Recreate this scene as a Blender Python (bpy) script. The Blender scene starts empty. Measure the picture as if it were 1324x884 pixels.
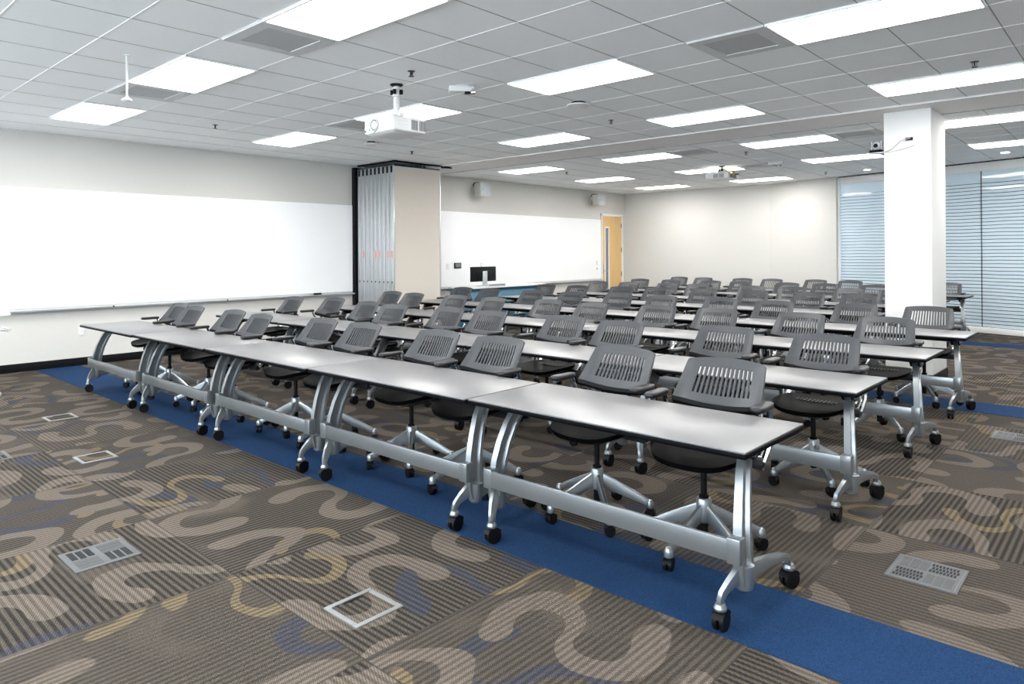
import bpy, bmesh, math, random
from mathutils import Vector, Matrix
random.seed(7)
PI = math.pi
SC = bpy.context.scene
COL = SC.collection

# ------------------------------------------------------------------ camera
F_PX, CX, CY = 902.437, 662.0, 323.25
YAW, PIT, ROL, CAM_H = -0.73755, 0.0040884, -0.0054987, 1.4668
CEIL = 3.046
def cam_axes():
    cy, sy = math.cos(YAW), math.sin(YAW)
    r = Vector((cy, -sy, 0)); f = Vector((sy, cy, 0)); u = Vector((0, 0, 1))
    cp, sp = math.cos(PIT), math.sin(PIT)
    f2 = f*cp + u*sp; u2 = u*cp - f*sp
    cr, sr = math.cos(ROL), math.sin(ROL)
    return r*cr + u2*sr, u2*cr - r*sr, f2
R_, U_, F_ = cam_axes()
cd = bpy.data.cameras.new('camera'); cam = bpy.data.objects.new('camera', cd); COL.objects.link(cam)
M = Matrix.Identity(4)
for i in range(3):
    M[i][0] = R_[i]; M[i][1] = U_[i]; M[i][2] = -F_[i]
M.translation = (0, 0, CAM_H)
cam.matrix_world = M
cd.sensor_width = 36.0; cd.lens = F_PX/1324*36.0
cd.shift_y = -(442-CY)/1324
cd.clip_start = 0.05; cd.clip_end = 100
SC.camera = cam

# ------------------------------------------------------------------ materials
def mat(name, col, rough=0.5, metal=0.0, spec=0.5, emit=None, strength=0.0, coat=0.0):
    m = bpy.data.materials.new(name); m.use_nodes = True
    b = m.node_tree.nodes['Principled BSDF']
    b.inputs['Base Color'].default_value = (*col, 1)
    b.inputs['Roughness'].default_value = rough
    b.inputs['Metallic'].default_value = metal
    b.inputs['Specular IOR Level'].default_value = spec
    b.inputs['Coat Weight'].default_value = coat
    if emit:
        b.inputs['Emission Color'].default_value = (*emit, 1)
        b.inputs['Emission Strength'].default_value = strength
    return m
class NT:
    """small helper to write node maths"""
    def __init__(s, m): s.t = m.node_tree; s.n = s.t.nodes; s.l = s.t.links
    def put(s, v, sock):
        if isinstance(v, bpy.types.NodeSocket): s.l.new(v, sock)
        elif v is not None: sock.default_value = v
    def ma(s, op, a, b=None, c=None, clamp=False):
        n = s.n.new('ShaderNodeMath'); n.operation = op; n.use_clamp = clamp
        s.put(a, n.inputs[0]); s.put(b, n.inputs[1]); s.put(c, n.inputs[2]); return n.outputs[0]
    def xyz(s, x, y, z=0.0):
        n = s.n.new('ShaderNodeCombineXYZ'); s.put(x, n.inputs[0]); s.put(y, n.inputs[1]); s.put(z, n.inputs[2]); return n.outputs[0]
    def mix(s, f, a, b):
        n = s.n.new('ShaderNodeMix'); n.data_type = 'RGBA'
        s.put(f, n.inputs[0]); s.put(a, n.inputs[6]); s.put(b, n.inputs[7]); return n.outputs[2]
    def noise(s, vec, scale, detail=2.0, rough=0.5):
        n = s.n.new('ShaderNodeTexNoise'); s.put(vec, n.inputs['Vector']); n.inputs['Scale'].default_value = scale
        n.inputs['Detail'].default_value = detail; n.inputs['Roughness'].default_value = rough; return n.outputs[0]
    def white(s, vec):
        n = s.n.new('ShaderNodeTexWhiteNoise'); n.noise_dimensions = '3D'; s.put(vec, n.inputs['Vector'])
        sp = s.n.new('ShaderNodeSeparateColor'); s.l.new(n.outputs['Color'], sp.inputs[0])
        return sp.outputs
    def pos(s):
        g = s.n.new('ShaderNodeNewGeometry'); sp = s.n.new('ShaderNodeSeparateXYZ'); s.l.new(g.outputs['Position'], sp.inputs[0])
        return sp.outputs[0], sp.outputs[1], sp.outputs[2], g.outputs['Position']
    def step(s, a, e0, e1):
        n = s.n.new('ShaderNodeMapRange'); n.interpolation_type = 'SMOOTHSTEP'; s.put(a, n.inputs[0])
        s.put(e0, n.inputs[1]); s.put(e1, n.inputs[2]); n.inputs[3].default_value = 0; n.inputs[4].default_value = 1; return n.outputs[0]
    def bump(s, h, strength, dist):
        n = s.n.new('ShaderNodeBump'); n.inputs['Strength'].default_value = strength; n.inputs['Distance'].default_value = dist
        s.put(h, n.inputs['Height']); return n.outputs[0]
    @property
    def bsdf(s): return s.n['Principled BSDF']

def noisy(m, scale, amount, bump=0.0, dist=0.001):
    """slight procedural variation of the base colour, optional grain bump"""
    k = NT(m); b = k.bsdf; c = list(b.inputs['Base Color'].default_value)
    x, y, z, p = k.pos()
    n = k.noise(p, scale, 3.0)
    lo = [v*(1-amount) for v in c[:3]]+[1]; hi = [min(1, v*(1+amount)) for v in c[:3]]+[1]
    k.l.new(k.mix(n, lo, hi), b.inputs['Base Color'])
    if bump: k.l.new(k.bump(n, bump, dist), b.inputs['Normal'])
    return m

WALLP = noisy(mat('wall_paint', (0.61, 0.597, 0.565), 0.75), 60, 0.015)
WHITE_PAINT = noisy(mat('white_paint', (0.80, 0.80, 0.785), 0.7), 60, 0.015)
TILE = noisy(mat('ceiling_tile', (0.90, 0.91, 0.915), 0.9), 180, 0.03)
BAND = noisy(mat('ceiling_band_paint', (0.83, 0.81, 0.80), 0.85), 40, 0.02)
GRIDW = mat('grid_white', (0.95, 0.95, 0.95), 0.45)
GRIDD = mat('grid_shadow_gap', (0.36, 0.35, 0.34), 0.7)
BASEB = mat('black_vinyl_base', (0.006, 0.006, 0.007), 0.45, 0, 0.12)
BOARD = noisy(mat('whiteboard_enamel', (0.90, 0.905, 0.91), 0.28), 1.2, 0.012)
ALU = mat('aluminium', (0.62, 0.635, 0.65), 0.38, 0.75)
SILVER = mat('silver_paint', (0.275, 0.295, 0.310), 0.28, 0.74)
CHROME = mat('chrome', (0.78, 0.79, 0.80), 0.14, 1.0)
GREYPL = noisy(mat('grey_plastic', (0.043, 0.046, 0.051), 0.38, 0.0, 0.40), 700, 0.10, 0.12, 0.0005)
BLACKPL = mat('black_plastic', (0.005, 0.005, 0.006), 0.45, 0, 0.12)
SEATM = mat('black_seat', (0.003, 0.003, 0.003), 0.38, 0, 0.008)
PANM = mat('slate_seat_pan', (0.010, 0.013, 0.017), 0.40, 0, 0.20)
PADM = mat('charcoal_arm_pad', (0.014, 0.014, 0.016), 0.38, 0, 0.30)
RUBBER = mat('black_rubber', (0.004, 0.004, 0.005), 0.42, 0, 0.15)
TOPM = noisy(mat('grey_laminate', (0.135, 0.135, 0.139), 0.34, 0.0, 0.85), 500, 0.02)
EDGEM = mat('black_edge', (0.003, 0.003, 0.004), 0.45, 0, 0.04)
DARKMET = mat('dark_metal', (0.05, 0.05, 0.055), 0.4, 0.6)
LIGHTEM = mat('light_diffuser', (0.9, 0.9, 0.9), 0.5, emit=(1.0, 0.985, 0.96), strength=8.0)
DOWNEM = mat('downlight_lens', (0.9, 0.9, 0.9), 0.5, emit=(1.0, 0.98, 0.95), strength=8.0)
VENTM = mat('vent_grey', (0.60, 0.605, 0.61), 0.6)
VENTC = mat('vent_core', (0.47, 0.475, 0.48), 0.7)
BEIGE = noisy(mat('beige_panel_fabric', (0.66, 0.60, 0.53), 0.95), 260, 0.10, 0.3, 0.001)
SEAL = mat('black_seal', (0.006, 0.007, 0.010), 0.5, 0, 0.12)
REDTAG = mat('red_tag', (0.72, 0.30, 0.25), 0.6)
WHITEPL = mat('white_plastic', (0.70, 0.70, 0.69), 0.4)
SPKM = mat('putty_plastic', (0.62, 0.62, 0.56), 0.5)
SPKG = mat('speaker_grille', (0.52, 0.54, 0.57), 0.55)
BLUEF = mat('blue_laminate', (0.045, 0.17, 0.27), 0.35)
SCREENB = mat('monitor_black', (0.005, 0.005, 0.006), 0.4, 0, 0.15)
CABLEY = mat('yellow_cable', (0.62, 0.50, 0.05), 0.5)
CABLEG = mat('grey_cable', (0.42, 0.40, 0.37), 0.5)
GLASSDK = mat('lens_glass', (0.62, 0.75, 0.82), 0.05, 0.0, 0.8, coat=1.0)
GLASSDK2 = mat('lens_barrel_teal', (0.02, 0.09, 0.12), 0.25)
GRILLED = mat('grille_dark', (0.16, 0.165, 0.17), 0.6)
HINGE = mat('hinge_metal', (0.35, 0.33, 0.30), 0.35, 0.9)

def wood_mat():
    m = mat('maple_veneer', (0.72, 0.47, 0.20), 0.42); k = NT(m)
    x, y, z, p = k.pos()
    v = k.xyz(k.ma('MULTIPLY', x, 22.0), k.ma('MULTIPLY', y, 22.0), k.ma('MULTIPLY', z, 1.3))
    n = k.noise(v, 1.0, 4.0, 0.6)
    k.l.new(k.mix(n, (0.62, 0.375, 0.14, 1), (0.80, 0.56, 0.27, 1)), k.bsdf.inputs['Base Color'])
    return m
WOOD = wood_mat()

def carpet_mat():
    m = mat('carpet_tile', (0.12, 0.1, 0.09), 0.97, 0, 0.15); k = NT(m); ma = k.ma
    X, Y, Z, P = k.pos()
    off = ma('ADD', ma('MULTIPLY', ma('LESS_THAN', Y, 2.76), 0.5), 0.01)
    tx = ma('ADD', X, 1.103); ty = ma('SUBTRACT', Y, off)
    ix = ma('FLOOR', tx); iy = ma('FLOOR', ty)
    fx = ma('SUBTRACT', ma('SUBTRACT', tx, ix), 0.5); fy = ma('SUBTRACT', ma('SUBTRACT', ty, iy), 0.5)
    w = k.white(k.xyz(ma('MULTIPLY', ix, 1.7), ma('MULTIPLY', iy, 2.3), 4.2))
    # quarter-turned tiles
    par = ma('ABSOLUTE', ma('MODULO', ma('ADD', ix, iy), 2.0))
    turn = ma('ADD', ma('MULTIPLY', par, PI/2), ma('MULTIPLY', ma('GREATER_THAN', w[1], 0.5), PI))
    c = ma('COSINE', turn); s = ma('SINE', turn)
    qx = ma('SUBTRACT', ma('MULTIPLY', fx, c), ma('MULTIPLY', fy, s))
    qy = ma('ADD', ma('MULTIPLY', fx, s), ma('MULTIPLY', fy, c))
    ox = ma('MULTIPLY', w[0], 13.0); oy = ma('MULTIPLY', w[2], 17.0)
    px = ma('ADD', qx, ox); py = ma('ADD', qy, oy)
    wob = k.noise(k.xyz(px, py, 0.0), 2.4, 1.0); wob2 = k.noise(k.xyz(px, py, 7.0), 2.4, 1.0)
    def scurves(scale, sx, sy, present, stroke, tilt0, seed):
        ax = ma('ADD', ma('MULTIPLY', px, scale), sx); ay = ma('ADD', ma('MULTIPLY', py, scale), sy)
        ay = ma('ADD', ay, ma('MULTIPLY', wob, 0.16)); ax = ma('ADD', ax, ma('MULTIPLY', wob2, 0.12))
        gx = ma('DIVIDE', ax, 0.82); gy = ma('DIVIDE', ay, 0.60)
        row = ma('FLOOR', gy); gx = ma('ADD', gx, ma('MULTIPLY', ma('MODULO', row, 2.0), 0.5))
        cx = ma('FLOOR', gx)
        lx = ma('MULTIPLY', ma('SUBTRACT', ma('SUBTRACT', gx, cx), 0.5), 0.82)
        ly = ma('MULTIPLY', ma('SUBTRACT', ma('SUBTRACT', gy, row), 0.5), 0.60)
        r = k.white(k.xyz(cx, row, seed))
        a = ma('ADD', tilt0, ma('MULTIPLY', ma('SUBTRACT', r[0], 0.5), 0.7))
        ca = ma('COSINE', a); sa = ma('SINE', a)
        ux = ma('ADD', ma('MULTIPLY', lx, ca), ma('MULTIPLY', ly, sa))
        uy = ma('SUBTRACT', ma('MULTIPLY', ly, ca), ma('MULTIPLY', lx, sa))
        flip = ma('SUBTRACT', ma('MULTIPLY', ma('GREATER_THAN', r[1], 0.5), 2.0), 1.0)
        uy = ma('MULTIPLY', uy, flip)
        uy = ma('DIVIDE', uy, 1.32)
        R = 0.150; TIP = -0.45
        def lobe(x, y):
            dx = ma('SUBTRACT', x, R)
            d = ma('ABSOLUTE', ma('SUBTRACT', ma('SQRT', ma('ADD', ma('MULTIPLY', dx, dx), ma('MULTIPLY', y, y))), R))
            ang = ma('ARCTAN2', y, dx)                    # pi at the S centre, round the top to the tip
            keep = ma('GREATER_THAN', ang, TIP)
            wd = ma('MULTIPLY', stroke, ma('SUBTRACT', 1.32, ma('MULTIPLY', ang, 0.22)))
            band = ma('MULTIPLY', ma('SUBTRACT', 1.0, k.step(d, ma('MULTIPLY', wd, 0.90), wd)), keep)
            ex = ma('SUBTRACT', dx, R*math.cos(TIP)); ey = ma('SUBTRACT', y, R*math.sin(TIP))
            e = ma('SQRT', ma('ADD', ma('MULTIPLY', ex, ex), ma('MULTIPLY', ey, ey)))
            w1 = stroke*(1.32-0.22*TIP)
            cap = ma('SUBTRACT', 1.0, k.step(e, w1*0.90, w1))
            return ma('MAXIMUM', band, cap)
        sc = ma('MAXIMUM', lobe(ux, uy), lobe(ma('MULTIPLY', ux, -1.0), ma('MULTIPLY', uy, -1.0)))
        return ma('MULTIPLY', sc, ma('LESS_THAN', r[2], present))
    tan = scurves(1.0, 0.1, 0.0, 0.97, 0.050, 0.15, 1.0)
    och = scurves(1.15, 3.37, 5.21, 0.36, 0.034, 0.5, 2.0)
    blu = ma('MULTIPLY', scurves(1.0, 7.13, 2.67, 0.30, 0.042, -0.4, 3.0), 0.75)
    # ribs
    rib = ma('SINE', ma('MULTIPLY', qx, 2*PI/0.030))
    rib2 = ma('SINE', ma('MULTIPLY', qx, 2*PI/0.010))
    dots = ma('MULTIPLY', ma('SINE', ma('MULTIPLY', ma('ADD', qx, ma('MULTIPLY', qy, 0.35)), 2*PI/0.0105)), ma('SINE', ma('MULTIPLY', qy, 2*PI/0.0125)))
    loops = k.noise(k.xyz(ma('MULTIPLY', qx, 260.0), ma('MULTIPLY', qy, 150.0), 0.0), 1.0, 1.0)
    loops = ma('ADD', ma('MULTIPLY', k.step(loops, 0.25, 0.75), 0.45), ma('ADD', 0.275, ma('MULTIPLY', dots, 0.50)), clamp=True)
    ribm = k.step(ma('ADD', rib, ma('MULTIPLY', ma('SUBTRACT', loops, 0.5), 1.3)), -0.25, 0.45)
    strong = ma('ADD', ma('MULTIPLY', ma('GREATER_THAN', w[2], 0.42), 0.33), 0.62)
    big = k.noise(k.xyz(px, py, 3.0), 2.6, 1.0)
    strong = ma('MULTIPLY', strong, k.step(big, 0.22, 0.42))
    base = k.mix(loops, (0.030, 0.0255, 0.021, 1), (0.112, 0.094, 0.077, 1))
    dark = k.mix(loops, (0.006, 0.0055, 0.005, 1), (0.030, 0.027, 0.024, 1))
    ground = k.mix(ma('MULTIPLY', ribm, strong), base, dark)
    tanc = k.mix(loops, (0.050, 0.042, 0.035, 1), (0.205, 0.170, 0.139, 1))
    ochc = k.mix(loops, (0.075, 0.058, 0.034, 1), (0.220, 0.172, 0.104, 1))
    bluc = k.mix(loops, (0.018, 0.021, 0.034, 1), (0.062, 0.069, 0.100, 1))
    thin = ma('MULTIPLY', ribm, 0.48)
    def over(f, colr, bg, rb):
        return k.mix(f, bg, k.mix(ma('MULTIPLY', thin, rb), colr, dark))
    colr = over(blu, bluc, ground, 1.2)
    colr = over(och, ochc, colr, 1.2)
    colr = over(tan, tanc, colr, 1.0)
    # seams between tiles
    ed = ma('MAXIMUM', ma('ABSOLUTE', fx), ma('ABSOLUTE', fy))
    seam = k.step(ed, 0.4955, 0.499)
    colr = k.mix(ma('MULTIPLY', seam, 0.7), colr, (0.03, 0.028, 0.026, 1))
    k.l.new(colr, k.bsdf.inputs['Base Color'])
    h = ma('ADD', ma('MULTIPLY', rib2, 0.3), loops)
    k.l.new(k.bump(h, 0.5, 0.003), k.bsdf.inputs['Normal'])
    return m
CARPET = carpet_mat()
def blue_mat():
    m = mat('blue_carpet', (0.01, 0.06, 0.22), 0.97, 0, 0.15); k = NT(m)
    X, Y, Z, P = k.pos(); n = k.step(k.noise(P, 210.0, 3.0, 0.7), 0.22, 0.78)
    k.l.new(k.mix(n, (0.003, 0.015, 0.053, 1), (0.014, 0.050, 0.128, 1)), k.bsdf.inputs['Base Color'])
    k.l.new(k.bump(n, 0.5, 0.003), k.bsdf.inputs['Normal'])
    return m
BLUE = blue_mat()
def glass_mat():
    """clear glass with horizontal frosted film bands and narrow clear gaps between them"""
    m = mat('banded_film_glass', (0.74, 0.81, 0.85), 0.03, 0, 0.7); k = NT(m); ma = k.ma; b = k.bsdf
    X, Y, Z, P = k.pos()
    wv = k.noise(k.xyz(ma('MULTIPLY', X, 0.9), ma('MULTIPLY', Y, 0.9), ma('MULTIPLY', Z, 1.2)), 1.6, 1.0)  # wobble drawn into the bands, standing for distorted reflections
    f = ma('FRACT', ma('ADD', ma('DIVIDE', Z, 0.0625), ma('MULTIPLY', wv, 0.55)))
    gap = ma('GREATER_THAN', f, 0.82)
    gap = ma('MULTIPLY', gap, ma('MULTIPLY', ma('LESS_THAN', Z, 2.72), ma('GREATER_THAN', Z, 0.10)))
    tr = k.n.new('ShaderNodeBsdfTransparent'); tr.inputs[0].default_value = (0.42, 0.47, 0.50, 1)
    tl = k.n.new('ShaderNodeBsdfTranslucent'); tl.inputs[0].default_value = (0.80, 0.88, 0.93, 1)
    fr = k.n.new('ShaderNodeMixShader'); fr.inputs[0].default_value = 0.50
    k.l.new(b.outputs[0], fr.inputs[1]); k.l.new(tl.outputs[0], fr.inputs[2])
    gl = k.n.new('ShaderNodeBsdfGlossy'); gl.inputs['Roughness'].default_value = 0.02
    fs = k.n.new('ShaderNodeFresnel'); fs.inputs[0].default_value = 1.5
    cl = k.n.new('ShaderNodeMixShader'); k.l.new(fs.outputs[0], cl.inputs[0]); k.l.new(tr.outputs[0], cl.inputs[1]); k.l.new(gl.outputs[0], cl.inputs[2])
    mx = k.n.new('ShaderNodeMixShader'); k.l.new(gap, mx.inputs[0]); k.l.new(fr.outputs[0], mx.inputs[1]); k.l.new(cl.outputs[0], mx.inputs[2])
    k.l.new(mx.outputs[0], k.n['Material Output'].inputs['Surface'])
    return m
FILM = glass_mat()

# ------------------------------------------------------------------ mesh helpers
class MB:
    def __init__(s): s.bm = bmesh.new(); s.mats = []; s.cur = 0
    def use(s, m):
        if m not in s.mats: s.mats.append(m)
        s.cur = s.mats.index(m); return s
    def _tag(s, faces):
        for f in faces: f.material_index = s.cur
    def face(s, vs):
        try:
            f = s.bm.faces.new(vs); f.material_index = s.cur; return f
        except ValueError: return None
    def box(s, c, d, bev=0.0, rot=None, seg=2):
        r = bmesh.ops.create_cube(s.bm, size=1.0); vs = r['verts']
        for v in vs: v.co = Vector((v.co.x*d[0], v.co.y*d[1], v.co.z*d[2]))
        if bev:
            es = list({e for v in vs for e in v.link_edges})
            rr = bmesh.ops.bevel(s.bm, geom=vs+es, offset=bev, segments=seg, affect='EDGES', profile=0.5)
            vs = list({v for f in rr['faces'] for v in f.verts} | {v for v in vs if v.is_valid})
        if rot is not None: bmesh.ops.rotate(s.bm, verts=vs, cent=(0, 0, 0), matrix=rot)
        bmesh.ops.translate(s.bm, verts=vs, vec=Vector(c))
        s._tag({f for v in vs for f in v.link_faces}); return s
    def ring_loft(s, rings, cap=True, close=True):
        vr = [[s.bm.verts.new(p) for p in r] for r in rings]
        n = len(vr[0])
        for a, b in zip(vr, vr[1:]):
            for i in range(n if close else n-1):
                j = (i+1) % n
                s.face((a[i], a[j], b[j], b[i]))
        if cap:
            s.face(list(reversed(vr[0]))); s.face(vr[-1])
        return s
    def cyl(s, p0, p1, r0, r1=None, n=14, cap=True):
        r1 = r0 if r1 is None else r1
        p0 = Vector(p0); p1 = Vector(p1); d = (p1-p0).normalized()
        a = d.orthogonal().normalized(); b = d.cross(a)
        rings = [[p + (a*math.cos(t)+b*math.sin(t))*r for t in [2*PI*i/n for i in range(n)]] for p, r in ((p0, r0), (p1, r1))]
        return s.ring_loft(rings, cap)
    def lathe(s, c, prof, n=16, axis='z'):
        c = Vector(c); rings = []
        for r, h in prof:
            ring = []
            for i in range(n):
                t = 2*PI*i/n; x, y = r*math.cos(t), r*math.sin(t)
                ring.append(c + (Vector((x, y, h)) if axis == 'z' else Vector((h, x, y)) if axis == 'x' else Vector((y, h, x))))
            rings.append(ring)
        return s.ring_loft(rings, True)
    def tube(s, path, r, n=8, rx=None):
        path = [Vector(p) for p in path]; rings = []
        a = None
        for i, p in enumerate(path):
            d = (path[min(i+1, len(path)-1)] - path[max(i-1, 0)]).normalized()
            if a is None: a = d.orthogonal().normalized()
            a = (a - d*a.dot(d)).normalized(); b = d.cross(a)
            rr = r[i] if isinstance(r, (list, tuple)) else r
            rings.append([p+(a*math.cos(t)+b*math.sin(t))*rr for t in [2*PI*k/n for k in range(n)]])
        return s.ring_loft(rings, True)
    def sweep_yz(s, x0, path, sec):
        """path: (y, z, depth, width, inset from x0); sec: unit section points (across the path in the yz plane, x)"""
        rings = []; sg = math.copysign(1, x0)
        for i, (y, z, dp, wd, din) in enumerate(path):
            a = path[max(i-1, 0)]; b = path[min(i+1, len(path)-1)]
            d = Vector((0, b[0]-a[0], b[1]-a[1])).normalized()
            nrm = Vector((0, -d.z, d.y))
            rings.append([Vector((x0-sg*din+px*wd, y, z)) + nrm*(py*dp) for py, px in sec])
        return s.ring_loft(rings, True)
    def build(s, name, material=None, parent=None, smooth=True, angle=38, data=False):
        if material is not None and not s.mats: s.mats = [material]
        bmesh.ops.recalc_face_normals(s.bm, faces=s.bm.faces)
        for f in s.bm.faces: f.smooth = smooth
        if smooth:
            lim = math.radians(angle)
            for e in s.bm.edges:
                if len(e.link_faces) == 2 and e.calc_face_angle(0) > lim: e.smooth = False
        me = bpy.data.meshes.new(name); s.bm.to_mesh(me); s.bm.free()
        for m in s.mats: me.materials.append(m)
        o = bpy.data.objects.new(name, me); COL.objects.link(o)
        if parent is not None: o.parent = parent
        return o

def tag(o, label=None, cat=None, group=None, kind=None):
    if label: o['label'] = label
    if cat: o['category'] = cat
    if group: o['group'] = group
    if kind: o['kind'] = kind
    return o
def thing(name, label, cat, loc=(0, 0, 0), rz=0.0, group=None):
    o = bpy.data.objects.new(name, None); COL.objects.link(o); o.empty_display_size = 0.1
    o.location = loc; o.rotation_euler = (0, 0, rz)
    return tag(o, label, cat, group)
def kids(o): return CH.get(o.name, [])
def copy_tree(o, parent=None):
    c = o.copy(); COL.objects.link(c)
    if parent is not None: c.parent = parent
    for ch in list(o.children): copy_tree(ch, c)
    return c
def struct(o): o['kind'] = 'structure'; return o
ORD = ['first', 'second', 'third', 'fourth', 'fifth', 'sixth', 'seventh', 'eighth', 'ninth', 'tenth', 'eleventh']

# ------------------------------------------------------------------ room shell
WX = -10.55                                    # left wall plane
FARY = 16.3; CNR = Vector((-6.5, FARY, 0)); GA = Vector((-4.82, 15.83, 0)); GEND = Vector((3.4, 13.04, 0))
GD = (GEND-CNR).normalized(); GN = Vector((GD.y, -GD.x, 0))       # along the slanted wall, and its inward normal
GN = -GN if GN.y > 0 else GN
XR, YB = 4.5, -3.2
def poly_prism(pts, z0, z1, material, name):
    b = MB(); b.ring_loft([[Vector((x, y, z0)) for x, y in pts], [Vector((x, y, z1)) for x, y in pts]])
    return struct(b.build(name, material, smooth=False))
outer = [(WX-0.3, YB-0.3), (XR+0.3, YB-0.3), (XR+0.3, 20.5), (WX-0.3, 20.5)]
poly_prism(outer, -0.12, 0.0, CARPET, 'floor')
poly_prism(outer, CEIL+0.004, CEIL+0.15, TILE, 'ceiling')
def wall(name, p, q, th, material=WALLP, z0=0.0, z1=CEIL+0.02):
    p = Vector(p); q = Vector(q); d = (q-p).normalized(); n = Vector((d.y, -d.x, 0))*th
    return poly_prism([tuple(p.xy), tuple(q.xy), tuple((q+n).xy), tuple((p+n).xy)], z0, z1, material, name)
# left wall with the door opening left in it
DY0, DY1, DH = 15.10, 16.04, 2.44
b = MB()
for y0, y1, z0, z1 in ((YB-0.3, DY0-0.05, 0, CEIL+0.02), (DY0-0.05, DY1+0.05, DH+0.05, CEIL+0.02), (DY1+0.05, FARY+0.2, 0, CEIL+0.02)):
    b.box((WX-0.06, (y0+y1)/2, (z0+z1)/2), (0.12, y1-y0, z1-z0))
struct(b.build('wall_left', WALLP, smooth=False))
wall('wall_far', (CNR.x+0.02, FARY, 0), (WX-0.12, FARY, 0), -0.12)
ga_b = CNR + GD*(GA-CNR).length
wall('wall_far_angled', tuple(ga_b), tuple(CNR), -0.12)
wall('wall_right', (XR, YB, 0), (XR, 13.6, 0), 0.12)
WZ0, WZ1 = 0.75, 2.80; WXA, WXB = -9.6, 3.9
b = MB()
b.box(((WX+XR)/2, YB-0.06, WZ0/2), (XR-WX, 0.12, WZ0)); b.box(((WX+XR)/2, YB-0.06, (WZ1+CEIL+0.02)/2), (XR-WX, 0.12, CEIL+0.02-WZ1))
b.box(((WX+WXA)/2, YB-0.06, (WZ0+WZ1)/2), (WXA-WX, 0.12, WZ1-WZ0)); b.box(((WXB+XR)/2, YB-0.06, (WZ0+WZ1)/2), (XR-WXB, 0.12, WZ1-WZ0))
struct(b.build('wall_back', WALLP, smooth=False))
PANE = bpy.data.materials.new('window_glass'); PANE.use_nodes = True
k_ = NT(PANE); tr_ = k_.n.new('ShaderNodeBsdfTransparent'); tr_.inputs[0].default_value = (0.93, 0.96, 0.97, 1)
gl_ = k_.n.new('ShaderNodeBsdfGlossy'); gl_.inputs['Roughness'].default_value = 0.01
mx_ = k_.n.new('ShaderNodeMixShader'); mx_.inputs[0].default_value = 0.06
k_.l.new(tr_.outputs[0], mx_.inputs[1]); k_.l.new(gl_.outputs[0], mx_.inputs[2]); k_.l.new(mx_.outputs[0], k_.n['Material Output'].inputs['Surface'])
wt = struct(thing('window_unseen', None, None, (0, YB-0.06, 0)))  # unseen windows, put in for the cool daylight on ceiling and front row
nwin = 6; ww = (WXB-WXA)/nwin
for i in range(nwin):
    MB().box((WXA+ww*(i+0.5), 0, (WZ0+WZ1)/2), (ww-0.05, 0.008, WZ1-WZ0-0.05)).build('glass_pane', PANE, wt, smooth=False)
b = MB()
for i in range(nwin+1): b.box((WXA+ww*i, 0, (WZ0+WZ1)/2), (0.05, 0.08, WZ1-WZ0))
for z in (WZ0+0.012, WZ1-0.012): b.box(((WXA+WXB)/2, 0, z), (WXB-WXA, 0.08, 0.024))
b.build('window_frame', ALU, wt, smooth=False)
# corridor behind the glass
off = -GN*2.6
wall('wall_corridor', tuple(GEND+GD*1.5+off), tuple(CNR+off-GD*1.0), -0.12, mat('corridor_paint', (0.34, 0.40, 0.45), 0.6))

# skirting
def baseboard(name, p, q, n):
    p = Vector(p); q = Vector(q); d = (q-p); L = d.length; ang = math.atan2(d.y, d.x)
    b = MB(); b.box((0, 0, 0.052), (L, 0.012, 0.104), 0.002)
    o = struct(b.build(name, BASEB)); o.location = (p+q)/2 + Vector(n)*0.007; o.rotation_euler = (0, 0, ang)
baseboard('baseboard_left', (WX, YB, 0), (WX, DY0-0.06, 0), (1, 0, 0))
baseboard('baseboard_far', (WX, FARY, 0), (CNR.x, FARY, 0), (0, -1, 0))
baseboard('baseboard_angled', tuple(CNR), tuple(ga_b), tuple(GN))

# ceiling grid: raised tees over the tile field
GX0, GY0, TS = -3.1826, 3.5706, 0.6096
BY0, BY1 = 8.465, 9.295
b = MB()
def tee(p0, p1, w, h, m):  # tees along y painted dark as gap shade, those along x white as lit edges
    x0, y0 = p0; x1, y1 = p1
    b.use(m); b.box(((x0+x1)/2, (y0+y1)/2, CEIL+0.005-h/2), (max(abs(x1-x0), w), max(abs(y1-y0), w), h))
xs = [GX0+TS*i for i in range(-12, 13) if WX < GX0+TS*i < XR]
for x in xs:
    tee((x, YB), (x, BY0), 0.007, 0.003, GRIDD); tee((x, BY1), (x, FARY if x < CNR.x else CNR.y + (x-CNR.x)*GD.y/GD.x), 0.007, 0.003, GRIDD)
for j in range(-11, 9):
    y = GY0+TS*j
    if YB < y < BY0: tee((WX, y), (XR, y), 0.009, 0.0035, GRIDW)
G2 = 9.79
for j in range(0, 12):
    y = G2+TS*j
    if y < FARY:
        xe = XR if y < 13 else min(XR, CNR.x + (y-CNR.y)*GD.x/GD.y)
        tee((WX, y), (xe, y), 0.009, 0.0035, GRIDW)
struct(b.build('ceiling_grid', None, smooth=False))
# flush band for the folding-wall track, with its two edge trims
b = MB().use(BAND); b.box(((WX+XR)/2, (BY0+BY1)/2, CEIL+0.006), (XR-WX, BY1-BY0, 0.028))
b.use(GRIDW)
b.box(((WX+XR)/2, BY0+0.008, CEIL-0.0095), (XR-WX, 0.012, 0.004))
b.use(mat('brown_trim', (0.33, 0.22, 0.16), 0.6)); b.box(((WX+XR)/2, BY0+0.024, CEIL-0.0095), (XR-WX, 0.012, 0.004))
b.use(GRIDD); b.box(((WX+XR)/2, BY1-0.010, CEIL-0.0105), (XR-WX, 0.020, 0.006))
struct(b.build('ceiling_track_band', None, smooth=False))

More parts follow.
